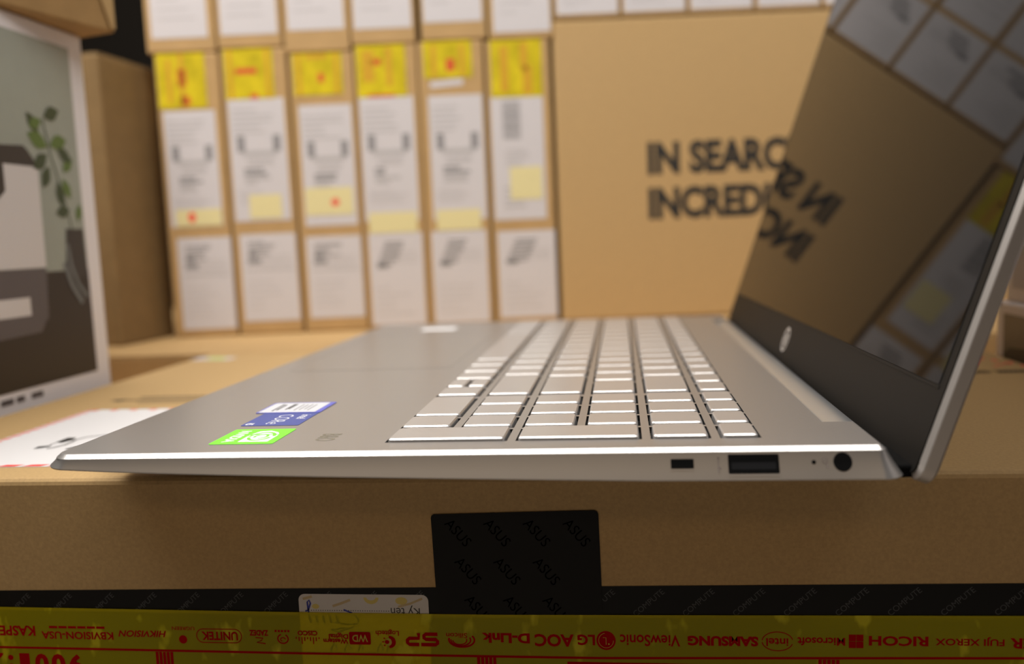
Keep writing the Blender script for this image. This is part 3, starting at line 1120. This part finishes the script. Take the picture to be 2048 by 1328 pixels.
for i in range(6):
    s0, s1 = EDGES[i]
    t = labelled_carton('yellow-taped laptop carton standing %s from the left, %s' % (ORD[i], TAPETXT[i]),
                        'yellow-taped laptop cartons in a row', s0, s1, -15.0, TOPZ[i], UP[i], 'barcode' if i == 5 else 'bracket',
                        LO[i], 'lower' if i < 3 else 'lower2', YE[i], ST[i], SP[i][:4], SP[i][4], seed=i)
    if i == 4:
        mb = MB()
        slab(mb, WF, [(77, 177.0), (103.5, 178.8), (103.5, 183.6), (77, 182.0)], .1, .22)
        mb.build('paper_strip', PAPER, t)

# row on top of them
TE = [(-147.0, -92.0), (-90.5, -39.0), (-37.5, 15.0), (16.2, 67.6), (72.0, 124.2), (126.0, 177.4)]
TLB = [(-142.2, -97.6, 224.2), (-87.2, -42.1, 224.8), (-33.7, 11.2, 226.3), (18.9, 64.8, 225.2), (74.4, 120.9, 228.0), (129.8, 175.0, 218.0)]
for i in range(6):
    s0, s1 = TE[i]
    a0, a1, c0 = TLB[i]
    labelled_carton('upper carton cut by the top edge, resting on the %s yellow-taped carton' % ORD[i],
                    'white-labelled cartons along the top edge', s0, s1, TOPZ[i] + .6, 440, (a0, a1, c0 + 82, c0 + 176), 'bracket',
                    (a0, a1, c0, c0 + 74), 'faint', seed=20 + i)

# the large carton with the slogan
bigc = thing('large_carton', 'large brown carton with bold black slogan lettering behind the screen', 'box', wp(366, 110, -15))
wall_box_mb(176.5, 560, -15, 225.6, 230, 1.0).build('carton_body', CARD, bigc, bevel=2.0)
mb = MB()
BF = Frame(NS * (FRONT + 1.0), US, (0, 0, 1))
for line, sub, wsub, z0, z1 in (('IN SEARCH OF', 'IN SEARC', 112.5, 100.9, 127.6), ('INCREDIBLE', 'INCRED', 93.2, 64.9, 91.2)):
    g0, g1 = text_geo(sub, .048), text_geo(line, .048)
    W1 = wsub * (g1[3] - g1[2]) / (g0[3] - g0[2])
    text(mb, BF, line, 249.9, 249.9 + W1, z0, z1, .15, INK_K, .048)
mb.build('slogan_lettering', None, bigc)
for i in range(5):
    s0 = 178.9 + 53.4 * i
    labelled_carton('white-labelled carton on top of the large slogan carton, %s from its left end' % ORD[i],
                    'white-labelled cartons on the large carton', s0, s0 + 52.2, 226.3, 455,
                    (s0 + 2, s0 + 49.5, 287, 382), 'lower', (s0 + 1.6, s0 + 50.2, 229.8, 282), 'lower2', seed=40 + i)

# ------------------------------------------------------------------ left side: printer box, brown boxes
pr = thing('printer_box', 'white printer box on the left with photo of a printer and plant', 'box', (-270, 100, -46))
PX, PY0, PY1, PZ0, PZ1 = -128.0, -60.0, 245.0, -46.0, 175.5
MB().box(-420, PX, PY0, PY1, PZ0, PZ1).build('carton_body', PAPER2, pr, bevel=1.5)
PF = Frame((PX, 0, 0), (0, 1, 0), (0, 0, 1))
mb = MB()
h = .08
quad(mb, PF, -50, 232.0, -8.5, 166.5, h, P_SKY)
quad(mb, PF, -50, 232.0, -8.5, 48, h + .05, P_TAB)
poly(mb, PF, [(50, 50.0), (196.0, 50.4), (196.8, 101), (50, 101.5)], h + .1, P_PRN)
poly(mb, PF, [(50, 101.5), (187, 111), (190, 109), (197.5, 101), (50, 101.0)], h + .12, P_DRK)
poly(mb, PF, [(60, 101.5), (171, 103), (171, 88), (166, 84), (60, 84)], h + .14, P_DRK)
poly(mb, PF, [(50, 20), (194, 24), (196, 50), (50, 50)], h + .1, P_GRY)
quad(mb, PF, 50, 181, 27, 36, h + .15, P_PRN)
poly(mb, PF, [(50, 14), (188, 18), (193, 25), (50, 24)], h + .13, P_GRY)
rnd = random.Random(11)


def leaf(y, z, L_, ang, mm):
    a = math.radians(ang)
    pts = []
    for i in range(10):
        tt = i / 9.0
        pts.append((tt * L_, math.sin(math.pi * tt) * L_ * .26))
    pts += [(x_, -w_) for x_, w_ in reversed(pts[1:-1])]
    poly(mb, PF, [(y + x_ * math.cos(a) - w_ * math.sin(a), z + x_ * math.sin(a) + w_ * math.cos(a)) for x_, w_ in pts], h + .2 + rnd.random() * .05, mm)


for (y_, z_, L_, an, mm) in ((205, 127, 14, 20, P_LEAF2), (203, 125, 11, 200, P_LEAF), (206, 112, 16, 160, P_LEAF), (208, 113, 15, 15, P_LEAF), (205, 108, 14, 215, P_LEAF2),
                            (214, 112, 13, 330, P_LEAF2), (206, 102, 13, 240, P_LEAF2), (217, 100, 12, 40, P_LEAF), (212, 95, 14, 280, P_LEAF2), (222, 86, 12, 120, P_LEAF),
                            (220, 80, 12, 190, P_LEAF2), (226, 74, 10, 70, P_LEAF), (200, 118, 13, 130, P_LEAF2)):
    leaf(y_, z_, L_, an, mm)
stroke(mb, PF, [(224, 52), (218, 80), (208, 108), (204, 126)], 1.0, h + .19, P_LEAF2)
poly(mb, PF, [(212, 44), (231, 44), (230, 70), (215, 70)], h + .28, P_DRK)
stroke(mb, PF, [(211, 52), (216, 40), (224, 30)], 3.0, h + .3, P_POT)
stroke(mb, PF, [(215, 62), (217, 50), (222, 40), (229, 33)], 2.2, h + .3, P_POT)
for k in range(6):
    quad(mb, PF, 120 + k * 11, 126 + k * 11 + 3 * (k % 2), -14, -11.2, h + .1, P_GRY)
pp = mb.build('printed_photo', None, pr)
pp['label'] = 'photo panel of a white printer beside a leafy plant'

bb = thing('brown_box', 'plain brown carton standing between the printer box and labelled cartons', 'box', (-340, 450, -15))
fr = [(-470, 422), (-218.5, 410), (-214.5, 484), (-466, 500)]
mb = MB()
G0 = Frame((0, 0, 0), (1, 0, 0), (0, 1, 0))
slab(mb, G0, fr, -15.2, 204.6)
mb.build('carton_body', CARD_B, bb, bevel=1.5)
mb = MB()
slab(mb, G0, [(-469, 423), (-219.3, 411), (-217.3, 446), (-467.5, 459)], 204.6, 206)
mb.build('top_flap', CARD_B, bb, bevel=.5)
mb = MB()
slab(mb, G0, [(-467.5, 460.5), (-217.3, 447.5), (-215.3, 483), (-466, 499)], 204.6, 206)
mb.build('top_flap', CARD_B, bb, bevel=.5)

tlb = thing('tilted_carton', 'brown carton lying on top of the printer box in the upper left corner', 'box', (-230, 180, 176))
d1, d2 = Vector((-.245, -.97)), Vector((-.97, .245))
c0 = Vector((-107.6, 245.0))
q = [c0, c0 + d2 * 240, c0 + d2 * 240 + d1 * 230, c0 + d1 * 230]
mb = MB()
slab(mb, G0, [tuple(p) for p in q], 176.0, 290)
mb.build('carton_body', CARD_D, tlb, bevel=1.2)
SFc = Frame((c0.x, c0.y, 176.0), (-d1.x, -d1.y, 0), (0, 0, 1))
mb = MB()
slab(mb, SFc, [(-4, 1.5), (-1.0, 1.5), (-1.0, 112), (-46, 112)], .1, 1.6)
mb.build('loose_flap', CARD, tlb, bevel=.3)

# ------------------------------------------------------------------ right edge: small white boxes
rb = thing('printer_box', 'small white box with dark printed side at the right edge beside base carton', 'box', (460, 90, -ZO))
MB().box(356.2, 570, -60, 258, -ZO, 13).build('carton_body', PAPER2, rb, bevel=1.5)
RF = Frame((356.2, 0, 0), (0, -1, 0), (0, 0, 1))
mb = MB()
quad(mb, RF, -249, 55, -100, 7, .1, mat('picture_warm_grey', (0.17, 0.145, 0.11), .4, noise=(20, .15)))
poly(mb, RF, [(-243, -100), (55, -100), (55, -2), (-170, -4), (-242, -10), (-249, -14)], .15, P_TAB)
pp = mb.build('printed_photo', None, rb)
wb = thing('white_carton', 'plain white box stacked on the small printed box at the right edge', 'box', (460, 85, 13.2))
MB().box(357.2, 570, -60, 249, 13.2, 150).build('carton_body', PAPER2, wb, bevel=1.5)
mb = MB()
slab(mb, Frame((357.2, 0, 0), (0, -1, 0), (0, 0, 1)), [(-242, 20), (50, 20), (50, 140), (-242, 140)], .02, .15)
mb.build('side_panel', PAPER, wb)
